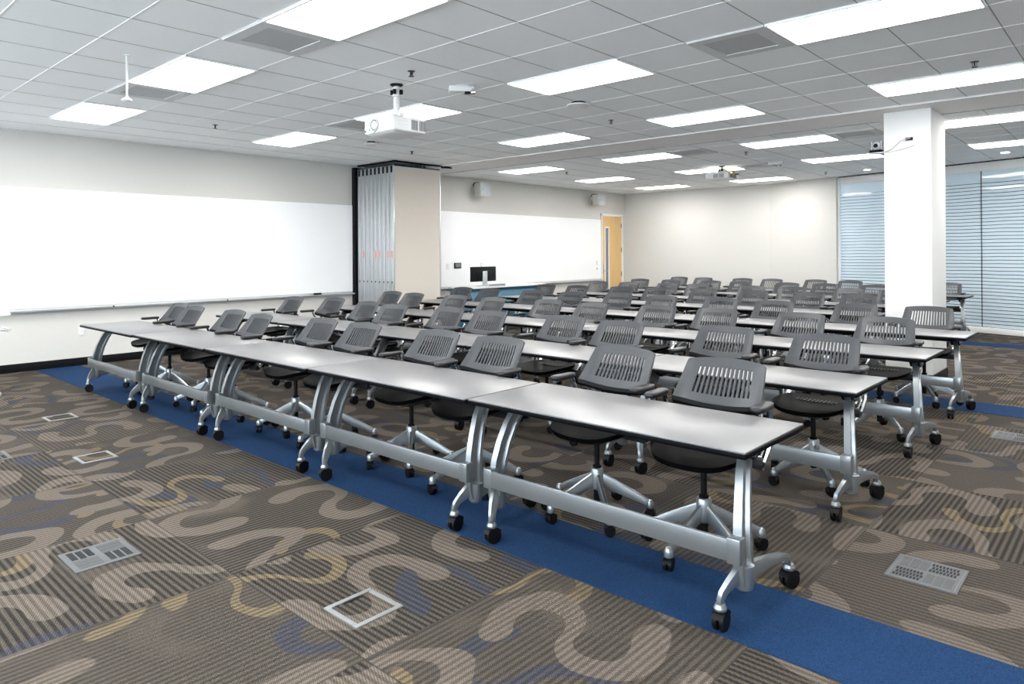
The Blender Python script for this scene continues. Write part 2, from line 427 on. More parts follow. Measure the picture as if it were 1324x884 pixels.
# ceiling light panels
def make_light():
    t = thing('ceiling_light', None, 'ceiling light')
    L, W = 2*TS, TS
    f = MB()
    for sx in (-1, 1): f.box((sx*(L/2-0.010), 0, 0.010), (0.016, W-0.006, 0.020))
    for sy in (-1, 1): f.box((0, sy*(W/2-0.010), 0.010), (L-0.006, 0.016, 0.020))
    f.build('frame', GRIDW, t, smooth=False)
    d = MB(); d.box((0, 0, 0.010), (L-0.038, W-0.038, 0.006)); d.build('diffuser', LIGHTEM, t, smooth=False)
    return t
rows = [('light row nearest the camera', GY0-1.5*TS, 'ABCD'),
        ('second nearest light row', GY0+2.5*TS, 'ABCD'),
        ('light row before ceiling band', GY0+6.5*TS, 'BCD'),
        ('light row past ceiling band', G2+0.5*TS, 'ABCD'),
        ('last but one light row', G2+4.5*TS, 'ABCD'),
        ('light row by far wall', G2+8.5*TS, 'AB')]
COLX = {c: GX0+TS*(-9+4*i) for i, c in enumerate('ABCDEF')}
proto_light = make_light(); first = True
for rn, y, cols in rows:
    for i, c in enumerate(cols):
        o = proto_light if first else copy_tree(proto_light); first = False
        o.location = (COLX[c], y, CEIL-0.012)
        tag(o, f'bright ceiling light panel, {ORD[i]} from whiteboard wall in {rn}', 'ceiling light', 'ceiling light panels')
# the same lights carry on unseen behind and beside the camera, added for lighting
for y in (GY0-5.5*TS, GY0-9.5*TS):
    for i, c in enumerate('ABCDE'):
        o = copy_tree(proto_light); o.location = (COLX[c], y, CEIL-0.012)
        tag(o, 'white troffer ceiling light over the front of the room, outside the photo', 'ceiling light', 'ceiling lights behind the camera')
for y in (GY0-1.5*TS, GY0+2.5*TS, GY0+6.5*TS, G2+0.5*TS, G2+4.5*TS):
    o = copy_tree(proto_light); o.location = (COLX['E'], y, CEIL-0.012)
    tag(o, 'white troffer ceiling light over the front of the room, outside the photo', 'ceiling light', 'ceiling lights behind the camera')
for x, y in ((-4.5, 17.6), (-0.5, 16.2)):
    o = copy_tree(proto_light); o.location = (x, y, CEIL-0.012); o.rotation_euler = (0, 0, math.atan2(GD.y, GD.x))
    tag(o, f'corridor ceiling light beyond the glass wall, {"nearer the far corner" if x < -3 else "nearer the column"}', 'ceiling light')

# round downlights by the glass
for n, (x, y) in enumerate(((-4.02, 14.75), (-1.68, 13.75))):
    t = thing('downlight', f'small round recessed downlight by the glass wall, {"past the column towards the far wall" if n == 0 else "to the window side of the column"}', 'ceiling light', (x, y, CEIL), 0, 'round downlights')
    MB().lathe((0, 0, 0), [(0.085, 0.018), (0.100, 0.018), (0.100, 0.004), (0.085, 0.004)], 24).build('trim_ring', GRIDW, t)
    MB().lathe((0, 0, 0), [(0.084, 0.017), (0.084, 0.006), (0.060, 0.004)], 24).build('lens', DOWNEM, t)

# grey air diffusers
def make_vent():
    t = thing('ceiling_vent', None, 'ceiling vent')
    b = MB(); w = TS-0.016
    for sx in (-1, 1): b.box((sx*(w/2-0.045), 0, 0.010), (0.09, w, 0.012))
    for sy in (-1, 1): b.box((0, sy*(w/2-0.045), 0.010), (w-0.18, 0.09, 0.012))
    b.build('frame', VENTM, t, smooth=False)
    c = MB(); c.box((0, 0, 0.013), (w-0.16, w-0.16, 0.006)); c.build('core_plate', VENTC, t, smooth=False)
    return t
vent = None
for i, j, lab in ((-2.5, -1.5, 'beside the largest light at the top edge of the photo'), (-6.5, -1.5, 'by the light nearest the hanging microphone'),
                  (1.5, 2.5, 'beside the big light over the window side of the room'), (-6.5, 2.5, 'behind the nearer projector')):
    vent_o = make_vent() if vent is None else copy_tree(vent); vent = vent or vent_o
    vent_o.location = (GX0+TS*i, GY0+TS*j, CEIL-0.012); tag(vent_o, f'grey square ceiling air vent {lab}', 'ceiling vent', 'grey ceiling vents')
for x, lab in ((GX0+TS*0.5, 'past the ceiling band near the column'), (GX0+TS*-3.5, 'past the ceiling band in the middle of the room')):
    o = copy_tree(vent); o.location = (x, G2+0.5*TS, CEIL-0.012); tag(o, f'grey square ceiling air vent {lab}', 'ceiling vent', 'grey ceiling vents')
o = copy_tree(vent); o.location = (GX0+TS*-3.5, G2+4.5*TS, CEIL-0.012); tag(o, 'grey square ceiling air vent beside the far projector', 'ceiling vent', 'grey ceiling vents')

# ------------------------------------------------------------------ ceiling fittings
def sprinkler(x, y, lab):
    b = MB()
    b.use(DARKMET).lathe((0, 0, 0), [(0.036, 0.016), (0.038, 0.004), (0.030, -0.004), (0.008, -0.006)], 16)
    b.cyl((0, 0, -0.004), (0, 0, -0.034), 0.007, n=8)
    b.tube([(-0.016, 0, -0.010), (-0.016, 0, -0.032), (0, 0, -0.044)], 0.003, 6); b.tube([(0.016, 0, -0.010), (0.016, 0, -0.032), (0, 0, -0.044)], 0.003, 6)
    b.lathe((0, 0, 0), [(0.002, -0.042), (0.024, -0.044), (0.024, -0.047), (0.004, -0.048)], 14)
    o = b.build('sprinkler', DARKMET); o.location = (x, y, CEIL+0.004)
    tag(o, f'small dark fire sprinkler on the ceiling {lab}', 'sprinkler', 'fire sprinklers')
for x, y, lab in ((-4.714, 3.90, 'just before the nearer projector mount'), (-8.40, 3.87, 'nearest the long whiteboard'), (-8.41, 6.96, 'above the folding partition'),
                  (-4.73, 6.98, 'between the lights just before the ceiling band'), (-8.40, 10.85, 'over the far whiteboard side, past the band'),
                  (-1.056, 6.95, 'over the window side, close to the camera'), (-4.69, 10.70, 'past the band, beside the column light'), (-4.73, 14.55, 'nearest the far glass wall')):
    sprinkler(x, y, lab)
def detector(x, y, r, lab, zt=0.0):
    t = thing('ceiling_detector', f'round white ceiling detector disc {lab}', 'detector', (x, y, CEIL), 0, 'ceiling detectors')
    MB().lathe((0, 0, 0), [(r*0.6, 0.018), (r*0.62, -0.014), (r*0.55, -0.016)], 20).build('base', SEAL, t)
    MB().lathe((0, 0, 0), [(r*0.8, -0.016), (r, -0.022), (r, -0.034), (r*0.72, -0.046), (r*0.2, -0.048)], 24).build('cover', WHITEPL, t)
detector(-8.10, 5.97, 0.095, 'between the projector and the folding partition')
detector(-4.42, 5.92, 0.125, 'over the middle of the room')

# hanging microphone
t = thing('hanging_microphone', 'thin white rod with a small dome hanging from the ceiling by the first lights', 'microphone', (-5.965, 2.04, CEIL))
MB().lathe((0, 0, 0), [(0.022, 0.016), (0.022, 0.0), (0.006, -0.004)], 14).build('ceiling_plate', WHITEPL, t)
MB().cyl((0, 0, 0.0), (0, 0, -0.325), 0.0075, n=10).build('rod', WHITEPL, t)
MB().lathe((0, 0, 0), [(0.008, -0.318), (0.014, -0.332), (0.036, -0.345), (0.040, -0.356), (0.026, -0.364), (0.008, -0.366)], 18).build('dome', WHITEPL, t)

# projectors
def projector(loc, rz, lab, rear=False):
    t = thing('projector', lab, 'projector', loc, rz)
    zt = CEIL-loc[2]                                       # mount height over the body centre
    W, D, Hh = 0.44, 0.38, (0.105 if rear else 0.135)
    b = MB(); b.box((0, 0, 0), (W, D, Hh), 0.018, seg=3)
    b.build('body', WHITEPL, t)
    b = MB()                                               # belly, slightly rounded below
    b.ring_loft([[Vector((sx*(W/2-0.02)*q, sy*(D/2-0.02)*q, z)) for sx, sy in ((-1, -1), (1, -1), (1, 1), (-1, 1))] for q, z in ((1, -Hh/2+0.002), (0.9, -Hh/2-0.012), (0.6, -Hh/2-0.018))])
    b.build('belly', WHITEPL, t)
    if not rear:
        b = MB(); b.lathe((-0.055, -D/2-0.012, 0.004), [(0.060, 0.018), (0.063, -0.004), (0.058, -0.010), (0.050, 0.002)], 24, 'y'); lr = b.build('lens_ring', WHITEPL, t); MB().lathe((-0.055, -D/2-0.008, 0.004), [(0.049, 0.008), (0.049, -0.002), (0.040, -0.004), (0.036, 0.006)], 24, 'y').build('lens_barrel', GLASSDK2, lr)
        MB().lathe((-0.055, -D/2-0.006, 0.004), [(0.036, 0.006), (0.036, 0.000), (0.026, -0.008), (0.010, -0.011)], 24, 'y').build('lens', GLASSDK, lr)
        b = MB()
        for k in range(4): b.box((-0.135+k*0.013, -D/2-0.0005, 0.0), (0.007, 0.004, 0.085))
        b.build('grille', GRILLED, t, smooth=False)
        MB().lathe((-0.185, -D/2-0.0015, 0.012), [(0.018, 0.002), (0.018, -0.001)], 16, 'y').build('speaker_grille', SPKG, t)
        MB().box((-0.195, -D/2-0.0005, -0.040), (0.016, 0.004, 0.014)).build('sensor', BLACKPL, t, smooth=False)
        b = MB()
        for k in range(12): b.box((W/2+0.0005, 0.020+k*0.0135+(0.012 if k > 5 else 0), 0.0), (0.004, 0.008, 0.090))
        b.build('side_vent', GRILLED, t, smooth=False)
        b = MB()
        for k in range(5):
            for q in range(2): b.box((W/2+0.0005, -0.13+k*0.022, 0.022-q*0.03), (0.003, 0.008, 0.005))
        b.build('button', SPKG, t, smooth=False)
        MB().box((0.02, -0.075, -Hh/2-0.0135), (0.05, 0.012, 0.003)).build('badge', SPKG, t, smooth=False)
    else:
        for x0 in (-0.06, 0.05):
            b = MB()
            for k in range(6): b.box((x0+k*0.016, -D/2-0.0005, 0.0), (0.009, 0.004, 0.070))
            b.build('grille', GRILLED, t, smooth=False)
        b = MB()
        for k in range(3):
            b.tube([(W/2+0.004, -0.12+k*0.05, 0.02), (W/2+0.05, -0.12+k*0.05, 0.035), (W/2+0.03, -0.06+k*0.03, 0.09), (0.10, 0.02+k*0.02, 0.10), (0.03, 0.02, 0.16)], 0.008, 6)
        b.build('cable', CABLEY, t)
        MB().box((W/2-0.008, 0.0, 0.0), (0.022, 0.26, 0.075)).build('socket_panel', GRILLED, t, smooth=False)
        MB().box((W/2+0.03, 0.11, 0.035), (0.07, 0.03, 0.02), 0.004).build('plug', BLACKPL, t)
    mb = MB()
    mb.box((0, 0.02, Hh/2+0.012), (0.20, 0.20, 0.016), 0.004)
    for sx in (-1, 1):
        for sy in (-1, 1):
            mb.tube([(sx*0.08, 0.02+sy*0.08, Hh/2+0.016), (sx*0.15, 0.02+sy*0.12, Hh/2+0.012), (sx*0.16, 0.02+sy*0.13, Hh/2-0.004)], 0.010, 6)
    mb.build('mount_plate', WHITEPL, t)
    b = MB(); b.lathe((0, 0.02, 0), [(0.050, Hh/2+0.018), (0.050, Hh/2+0.045), (0.030, Hh/2+0.055), (0.030, zt-0.115), (0.044, zt-0.112), (0.044, zt-0.098), (0.032, zt-0.096), (0.032, zt-0.02), (0.020, zt-0.01)], 18)
    for s in (-1, 1): b.box((s*0.062, 0.02, Hh/2+0.048), (0.05, 0.05, 0.045), 0.012)
    b.build('mount_pole', WHITEPL, t)
    for k in range(4):
        a = k*PI/2+0.5
        MB().lathe((0.046*math.cos(a), 0.02+0.046*math.sin(a), zt-0.070), [(0.014, -0.022), (0.017, -0.018), (0.017, 0.018), (0.014, 0.022)], 10).build('mount_knob', BLACKPL, t)
    MB().lathe((0, 0.02, zt), [(0.060, 0.012), (0.060, -0.004), (0.050, -0.010), (0.034, -0.012)], 20).build('ceiling_plate', BLACKPL, t)
projector((-5.19, 4.095, 2.645), 0.0, 'white projector hanging from the ceiling nearest the camera, lens in view')
projector((-5.80, 12.15, 2.855), 0.0, 'small far white projector with yellow cables, hanging past the ceiling band', rear=True)

# short-throw box device on the ceiling
t = thing('ceiling_camera', 'small white box camera fixed flat to the ceiling beside the nearer projector', 'camera', (-4.76, 4.57, CEIL), math.radians(50))
b = MB(); b.box((-0.02, 0, -0.035), (0.24, 0.12, 0.055), 0.010); b.build('housing', WHITEPL, t)
MB().box((0.06, -0.01, -0.068), (0.10, 0.08, 0.012), 0.004).build('sensor_window', SEAL, t)
MB().lathe((0.085, -0.045, -0.055), [(0.004, -0.030), (0.022, -0.022), (0.026, 0.0), (0.020, 0.018)], 16).build('lens', CHROME, t)
MB().box((-0.02, 0, 0.004), (0.12, 0.08, 0.024)).build('mount_plate', WHITEPL, t, smooth=False)
t = thing('ceiling_camera', 'small white dome camera on the far ceiling between projector and column', 'camera', (-4.85, 12.3, CEIL), 0)
MB().box((0, 0, -0.012), (0.26, 0.07, 0.050), 0.010).build('housing', WHITEPL, t)
MB().lathe((0.09, 0, -0.045), [(0.045, 0.012), (0.048, -0.01), (0.030, -0.04), (0.006, -0.048)], 16).build('dome', CHROME, t)

# ------------------------------------------------------------------ left wall: whiteboards, partition, door
def whiteboard(y0, y1, z0, z1, lab, posts):
    t = thing('whiteboard', lab, 'whiteboard', (WX, (y0+y1)/2, 0))
    L = y1-y0
    MB().box((0.012, 0, (z0+z1)/2), (0.016, L, z1-z0)).build('panel', BOARD, t, smooth=False)
    f = MB()
    for s in (-1, 1): f.box((0.013, s*(L/2-0.004), (z0+z1)/2), (0.020, 0.008, z1-z0))
    f.box((0.013, 0, z1+0.003), (0.020, L, 0.010)); f.build('frame', GRIDW, t, smooth=False)
    f = MB()
    f.ring_loft([[Vector((x, y, z)) for x, z in ((0.003, z0-0.002), (0.022, z0-0.002), (0.024, z0-0.030), (0.085, z0-0.036), (0.090, z0-0.028), (0.096, z0-0.030), (0.094, z0-0.050), (0.020, z0-0.060), (0.003, z0-0.060))] for y in (-L/2, L/2)])
    f.build('tray', ALU, t)
    f = MB()
    for q in posts: f.box((0.098, q-(y0+y1)/2, z0-0.030), (0.006, 0.02, 0.018))
    f.build('tray_clip', EDGEM, t, smooth=False)
whiteboard(-1.6, 7.335, 0.80, 2.325, 'long white board on the side wall nearest the camera, left of the folding partition', (3.4, 5.0))
whiteboard(8.85, 15.04, 0.79, 2.315, 'white board on the side wall beyond the folding partition, behind the monitor', (12.0,))
t = thing('eraser', 'black whiteboard eraser on the tray of the long white board', 'eraser', (WX+0.058, 6.60, 0.7725))
MB().box((0, 0, 0.016), (0.045, 0.13, 0.026), 0.006).build('handle', BLACKPL, t); MB().box((0, 0, 0.004), (0.042, 0.125, 0.006)).build('felt_pad', PADM, t, smooth=False)
def plate(name, y, z, w, h, m, lab, cat, wall_x=WX, holes=True):
    t = thing(name, lab, cat, (wall_x, y, z))
    MB().box((0.004, 0, 0), (0.007, w, h), 0.002).build('cover_plate', m, t)
    if holes:
        for s in (-1, 1): MB().box((0.008, 0, s*h*0.24), (0.003, w*0.45, h*0.28), 0.001).build('socket', GRIDW, t)
plate('wall_outlet', 3.035, 0.452, 0.075, 0.118, WHITEPL, 'white outlet plate low on the wall under the long white board', 'outlet')
BXF = WX+0.020
t = thing('control_panel', 'small black touch control panel on the far white board, beside the partition', 'control panel', (BXF+0.0005, 9.91, 1.213))
MB().box((0.010, 0, 0), (0.019, 0.19, 0.115), 0.004).build('housing', BLACKPL, t); MB().box((0.0205, 0, 0.006), (0.003, 0.15, 0.080)).build('screen', GRILLED, t, smooth=False)
plate('wall_outlet', 9.64, 1.20, 0.07, 0.115, WHITEPL, 'white plate on the far white board at the edge of the partition', 'outlet', BXF+0.0005)
plate('wall_outlet', 10.62, 1.20, 0.07, 0.115, WHITEPL, 'white plate on the far white board just above the monitor', 'outlet', BXF+0.0005)
plate('wall_switch', 14.86, 1.20, 0.075, 0.118, WHITEPL, 'white switch plate on the far white board close to the door', 'switch', BXF+0.0005)
plate('wall_switch', 14.86, 1.05, 0.05, 0.05, SPKG, 'small grey plate under the switch beside the door', 'switch', BXF+0.0005, False)

# wall speakers
def speaker(y, lab):
    t = thing('wall_speaker', lab, 'speaker', (WX, y, 2.80), math.radians(6), 'wall speakers')
    b = MB()
    b.ring_loft([[Vector((x, yy, z)) for x, yy, z in ((0.12, -0.12, zz), (0.12, 0.10, zz), (0.34, 0.17, zz), (0.34, -0.17, zz))] for zz in (-0.135, 0.135)])
    bmesh.ops.bevel(b.bm, geom=list(b.bm.edges), offset=0.015, segments=2, affect='EDGES')
    b.build('cabinet', SPKM, t)
    MB().box((0.343, 0.0, 0), (0.010, 0.31, 0.24), 0.004).build('grille', SPKG, t)
    MB().box((0.3495, -0.10, 0.0), (0.004, 0.035, 0.012)).build('badge', BLACKPL, t, smooth=False)
    b = MB(); b.box((0.07, 0.0, -0.01), (0.15, 0.03, 0.04), 0.006); b.build('bracket_arm', SPKM, t)
    w = MB(); w.box((0.0, 0.0, 0), (0.012, 0.11, 0.16), 0.003); o = w.build('wall_plate', SPKM, t); o.rotation_euler = (0, 0, math.radians(-6)); o.location = (0.010, 0, -0.01)
    MB().tube([(0.02, -0.03, 0.09), (0.08, -0.06, 0.15), (0.16, -0.04, 0.15), (0.22, 0.05, 0.145)], 0.010, 6).build('cable', BLACKPL, t)
speaker(10.40, 'putty wall speaker on a bracket beside the folding partition')
speaker(14.62, 'putty wall speaker on a bracket above the door')

# folding partition stack
PX0, PX1, PY0, PY1 = WX+0.11, -9.405, 7.385, 8.455
NP = 9
w = (PX1-PX0)/NP
def make_panel(i):
    last = i == NP-1
    side = ['nearest the wall', 'second from the wall', 'third from the wall', 'fourth from the wall', 'fifth from the wall', 'sixth from the wall', 'seventh from the wall', 'eighth from the wall', 'outermost, its beige fabric face in view'][i]
    t = thing('partition_panel', f'folded beige partition panel with aluminium edge, {side}', 'partition panel', (PX0+w*(i+0.5), (PY0+PY1)/2, 0), 0, 'folding partition panels')
    L = PY1-PY0; th = w*0.90
    MB().box((0, 0, 1.50), (th*0.84, L-0.05, 2.90)).build('fabric_core', BEIGE, t, smooth=False)
    for s in (-1, 1):
        b = MB().use(ALU); y = s*(L/2-0.012)
        for q in (-1, 1): b.box((q*th*0.36, y, 1.50), (th*0.26, 0.026, 2.93), 0.003)
        b.box((0, y+s*-0.008, 1.50), (th*0.5, 0.010, 2.93))
        b.build('edge_frame', ALU, t)
    b = MB()
    b.box((0, 0, 2.965), (th*0.85, L-0.03, 0.03)); b.build('top_seal', SEAL, t, smooth=False)
    MB().box((0, -L/2+0.006, 2.90), (th*0.45, 0.018, 0.11)).build('seal_plunger', SEAL, t, smooth=False)
    MB().box((0, 0, 0.025), (th*0.8, L-0.04, 0.05)).build('bottom_seal', SEAL, t, smooth=False)
    MB().box((0, -L/2+0.003, 0.98), (0.014, 0.012, 0.022)).build('lock_socket', SEAL, t, smooth=False)
    if i in (1, 4, 5, 7, 8):
        MB().box((th*0.05, -L/2+0.0025, 1.46), (th*0.42, 0.010, 0.11)).build('red_tag', REDTAG, t, smooth=False)['label'] = 'faded red tag'
    if last:
        f = MB(); x = th*0.46
        for s in (-1, 1): f.box((x-0.006, s*(L/2-0.012), 1.5), (0.012, 0.024, 2.93))
        f.box((x-0.006, 0, 2.945), (0.012, L, 0.024)); f.build('face_trim', ALU, t, smooth=False)
    b = MB()
    b.cyl((0, 0.20, 2.97), (0, 0.20, CEIL+0.018), 0.010, n=8); b.lathe((0, 0.20, 2.985), [(0.024, 0.0), (0.024, 0.014)], 12)
    b.build('trolley', DARKMET, t)
for i in range(NP): make_panel(i)
b = MB(); b.box((WX+0.05, PY0-0.02, 1.51), (0.095, 0.05, 3.0), 0.004); b.box((WX+0.05, PY1+0.02, 1.51), (0.095, 0.05, 3.0), 0.004)
b.box((WX+0.02, (PY0+PY1)/2, 1.51), (0.035, PY1-PY0, 3.0)); tag(b.build('partition_jamb', SEAL), 'black wall jamb behind the folded partition stack', 'partition jamb')
b = MB(); b.use(SEAL); b.box(((PX0+PX1)/2+0.02, PY0+0.02, CEIL-0.012), (PX1-PX0+0.06, 0.035, 0.022)); b.box((PX1+0.01, (PY0+PY1)/2+0.03, CEIL-0.012), (0.035, PY1-PY0+0.12, 0.022))
b.box((PX1+0.04, PY1+0.13, CEIL-0.020), (0.05, 0.10, 0.020)); b.cyl((PX1-0.02, PY1+0.02, CEIL-0.03), (PX1+0.16, PY1+0.12, CEIL-0.045), 0.012, n=8)
tag(b.build('partition_track', SEAL), 'black ceiling track above the folded partition', 'track')

# door
t = struct(thing('door_1', None, None, (WX, (DY0+DY1)/2, 0)))
dw = DY1-DY0
b = MB()
LY0, LY1, LZ0, LZ1 = -0.30, -0.13, 0.30, 2.13                    # narrow light (in door coordinates along y)
X0, X1 = -0.055, -0.010
for y0, y1, z0, z1 in ((-dw/2+0.004, LY0, 0.01, DH-0.004), (LY1, dw/2-0.004, 0.01, DH-0.004), (LY0, LY1, 0.01, LZ0), (LY0, LY1, LZ1, DH-0.004)):
    b.box(((X0+X1)/2, (y0+y1)/2, (z0+z1)/2), (X1-X0, y1-y0, z1-z0))
b.build('leaf', WOOD, t, smooth=False)
b = MB()
for y in (LY0, LY1): b.box((-0.008, y, (LZ0+LZ1)/2), (0.014, 0.030, LZ1-LZ0+0.03))
for z in (LZ0, LZ1): b.box((-0.008, (LY0+LY1)/2, z), (0.014, LY1-LY0, 0.030))
b.build('light_frame', GRIDW, t, smooth=False)
MB().box((-0.03, (LY0+LY1)/2, (LZ0+LZ1)/2), (0.008, LY1-LY0, LZ1-LZ0)).build('glass', mat('door_glass', (0.20, 0.26, 0.30), 0.05, 0, 0.7), t, smooth=False)
b = MB()
for s in (-1, 1): b.box((-0.02, s*(dw/2+0.022), DH/2+0.012), (0.10, 0.044, DH+0.05))
b.box((-0.02, 0, DH+0.024), (0.10, dw+0.088, 0.044)); b.build('frame', WHITE_PAINT, t, smooth=False)
for z in (2.19, 1.537, 0.886, 0.25):
    b = MB(); b.cyl((0.004, dw/2+0.006, z-0.06), (0.004, dw/2+0.006, z+0.06), 0.011, n=10); b.box((-0.006, dw/2-0.004, z), (0.008, 0.05, 0.11)); b.build('hinge', HINGE, t)
b = MB(); b.box((-0.004, -dw/2+0.075, 1.02), (0.010, 0.05, 0.24), 0.003); b.cyl((0, -dw/2+0.075, 0.99), (0.055, -dw/2+0.075, 0.99), 0.010, n=10)
b.tube([(0.052, -dw/2+0.075, 0.99), (0.055, -dw/2+0.12, 0.99), (0.052, -dw/2+0.18, 0.985)], 0.009, 8); b.build('lever_handle', CHROME, t)
struct(poly_prism([(WX-1.0, DY0-0.3), (WX-0.9, DY0-0.3), (WX-0.9, DY1+0.3), (WX-1.0, DY1+0.3)], 0, CEIL, mat('hall_paint', (0.30, 0.36, 0.42), 0.7), 'wall_hall'))
# door stop on the far wall
b = MB(); b.lathe((0, 0, 0), [(0.030, 0), (0.030, -0.012), (0.016, -0.016), (0.016, -0.05), (0.026, -0.052), (0.026, -0.068), (0.010, -0.070)], 14, 'y')
o = b.build('door_stop', HINGE); o.location = (-9.62, FARY-0.002, 0.93); tag(o, 'small round metal door stop on the far wall right of the door', 'door stop')

# ------------------------------------------------------------------ glass wall and column
gl0 = ga_b; GL = (GEND-gl0).length; gang = math.atan2(GD.y, GD.x)
t = struct(thing('window_1', None, None, tuple(gl0), gang))
joints = [0.0, 2.79-0.0, 5.2, 7.2, GL]
jx = (Vector((-2.155, 14.93, 0))-gl0).dot(GD); joints[1] = jx
for a, c in zip(joints, joints[1:]):
    MB().box(((a+c)/2, 0.0, 1.49), (c-a-0.016, 0.014, 2.78)).build('glass_pane', FILM, t, smooth=False)
b = MB()
for a in joints[1:-1]: b.box((a, 0.0, 1.49), (0.014, 0.018, 2.80))
b.build('joint_seal', SEAL, t, smooth=False)
MB().box((GL/2, 0.0, 0.05), (GL, 0.09, 0.10), 0.004).build('base_curb', WHITE_PAINT, t)
MB().box((GL/2, 0.0, 2.955), (GL, 0.06, 0.15), 0.003).build('header', WHITE_PAINT, t)
b = MB(); b.box((GL/2, -0.02, CEIL+0.003), (GL, 0.05, 0.030)); b.build('shadow_gap', SEAL, t, smooth=False)
MB().box((0.015, -0.03, 1.50), (0.030, 0.05, 3.0)).build('end_trim', GRIDW, t, smooth=False)

CXL, CXR, CY0, CY1 = -2.205, -1.735, 8.74, 9.46
b = MB(); b.box(((CXL+CXR)/2, (CY0+CY1)/2, (CEIL-0.01)/2), (CXR-CXL, CY1-CY0, CEIL-0.01), 0.004)
struct(b.build('column_pillar', WHITE_PAINT))
b = MB()
b.box(((CXL+CXR)/2, (CY0+CY1)/2, 0.052), (CXR-CXL+0.024, CY1-CY0+0.024, 0.104), 0.002); struct(b.build('baseboard_column', BASEB))
# camera on the column
t = thing('conference_camera', 'silver ball pan-tilt camera on a shelf bracket at the side of the white column', 'camera', (-2.31, 8.86, 2.60))
MB().box((0.02, 0, 0.0), (0.20, 0.14, 0.010), 0.002).build('shelf', ALU, t)
MB().box((0.0, 0, 0.022), (0.14, 0.12, 0.030), 0.010).build('base', BLACKPL, t)
for s in (-1, 1): MB().box((s*0.050, 0, 0.085), (0.012, 0.05, 0.10), 0.005).build('yoke_arm', SPKG, t)
MB().lathe((0, 0, 0.085), [(0.006, -0.050), (0.026, -0.044), (0.042, -0.026), (0.048, 0.0), (0.042, 0.026), (0.026, 0.044), (0.006, 0.050)], 20).build('head', SPKG, t)
MB().lathe((0, -0.045, 0.085), [(0.022, 0.01), (0.024, -0.008), (0.018, -0.010)], 16, 'y').build('lens', BLACKPL, t)
b = MB()
b.tube([(0.06, 0.0, 0.02), (0.12, -0.14, -0.01), (0.20, -0.145, 0.02), (0.28, -0.140, 0.10), (0.36, -0.135, 0.118), (0.385, -0.131, 0.118)], 0.0045, 6)
b.tube([(0.06, 0.02, 0.015), (0.13, -0.145, -0.015), (0.24, -0.148, -0.005), (0.34, -0.142, 0.012), (0.41, -0.132, 0.035), (0.418, -0.126, 0.037)], 0.0035, 6)
b.build('cable', CABLEG, t)
t = thing('socket_plate', 'white plate with a black socket high on the face of the column', 'outlet', (-1.945, CY0-0.001, 2.715))
MB().box((0, -0.006, 0), (0.125, 0.011, 0.060), 0.002).build('cover_plate', WHITEPL, t); MB().box((0, -0.0125, -0.003), (0.075, 0.004, 0.034)).build('socket', SEAL, t, smooth=False)

# ------------------------------------------------------------------ carpet strips and floor hardware
for y in (2.51, 7.51, 12.76):
    b = MB(); b.box(((WX+XR)/2, y+0.25, 0.001), (XR-WX-0.04, 0.50, 0.003)); struct(b.build('carpet_strip', BLUE, smooth=False))
def floor_grille(x, y, lab, variant=0):
    t = thing('floor_grille', lab, 'floor vent', (x, y, 0.0), 0, 'floor air grilles')
    s = 0.285
    MB().box((0, 0, 0.002), (s, s, 0.006), 0.0015).build('plate', mat_vent_plate, t)
    f = MB()
    for q in (-1, 1): f.box((q*(s/2-0.013), 0, 0.0056), (0.002, s-0.02, 0.0012))
    f.build('seam', GRILLED, t, smooth=False)
    quads = [(-1, 1, 'g'), (1, 1, 'h'), (-1, -1, 'h'), (1, -1, 'g')] if variant == 0 else [(-1, 1, 'g'), (1, 1, 'h'), (-1, -1, 'g'), (1, -1, 'h')]
    for qx, qy, kind in quads:
        cx, cy = qx*0.060, qy*0.066
        h = MB(); g = MB()
        if kind == 'h':
            for r in range(3):
                for k in range(8):
                    h.box((cx-0.049+k*0.0138+(0.003 if r % 2 else -0.003), cy-0.036+r*0.036, 0.0052), (0.0095, 0.027, 0.0014))
        else:
            for k in range(3):
                g.box((cx-0.038+k*0.038, cy, 0.0052), (0.033, 0.104, 0.0014))
        if kind == 'h': h.build('slot_field', SEAL, t, smooth=False); g.bm.free()
        else: g.build('filter_mesh', GRILLED_L, t, smooth=False); h.bm.free()
mat_vent_plate = mat('grille_plate', (0.095, 0.10, 0.104), 0.5, 0.0, 0.2)
GRILLED_L = mat('grille_mesh', (0.048, 0.05, 0.052), 0.6)
floor_grille(-3.80, 1.170, 'square grey floor grille in the open carpet in front of the tables')
floor_grille(-0.748, 3.617, 'square grey floor grille beside the end of the front table row')
floor_grille(-0.775, 6.70, 'square grey floor grille before the second blue strip, cut by the photo edge', 1)
floor_grille(-6.225, 1.17, 'square grey floor grille near the camera-side edge of the carpet, by the side wall')
FRAMEM = mat('floor_box_frame', (0.19, 0.195, 0.195), 0.45, 0.0, 0.3)
def floor_box(x, y, lab, rz=0.0):
    t = thing('floor_box', lab, 'floor box', (x, y, 0.0), rz, 'flush floor boxes'); s = 0.232
    f = MB()
    for q in (-1, 1):
        f.box((q*(s/2-0.011), 0, 0.003), (0.022, s, 0.006), 0.001); f.box((0, q*(s/2-0.011), 0.003), (s-0.044, 0.022, 0.006), 0.001)
    f.build('frame', FRAMEM, t); MB().box((0, 0, 0.0015), (s-0.046, s-0.046, 0.004)).build('carpet_lid', CARPET, t, smooth=False)
    MB().box((-s/2+0.033, 0.01, 0.0040), (0.014, 0.085, 0.003)).build('handle_slot', SEAL, t, smooth=False)
floor_box(-2.41, 1.725, 'metal-framed flush floor box in the carpet nearest the camera')
floor_box(-5.655, 1.715, 'metal-framed flush floor box in the middle of the open carpet')
floor_box(-7.285, 1.925, 'metal-framed flush floor box near the side wall by the first table')

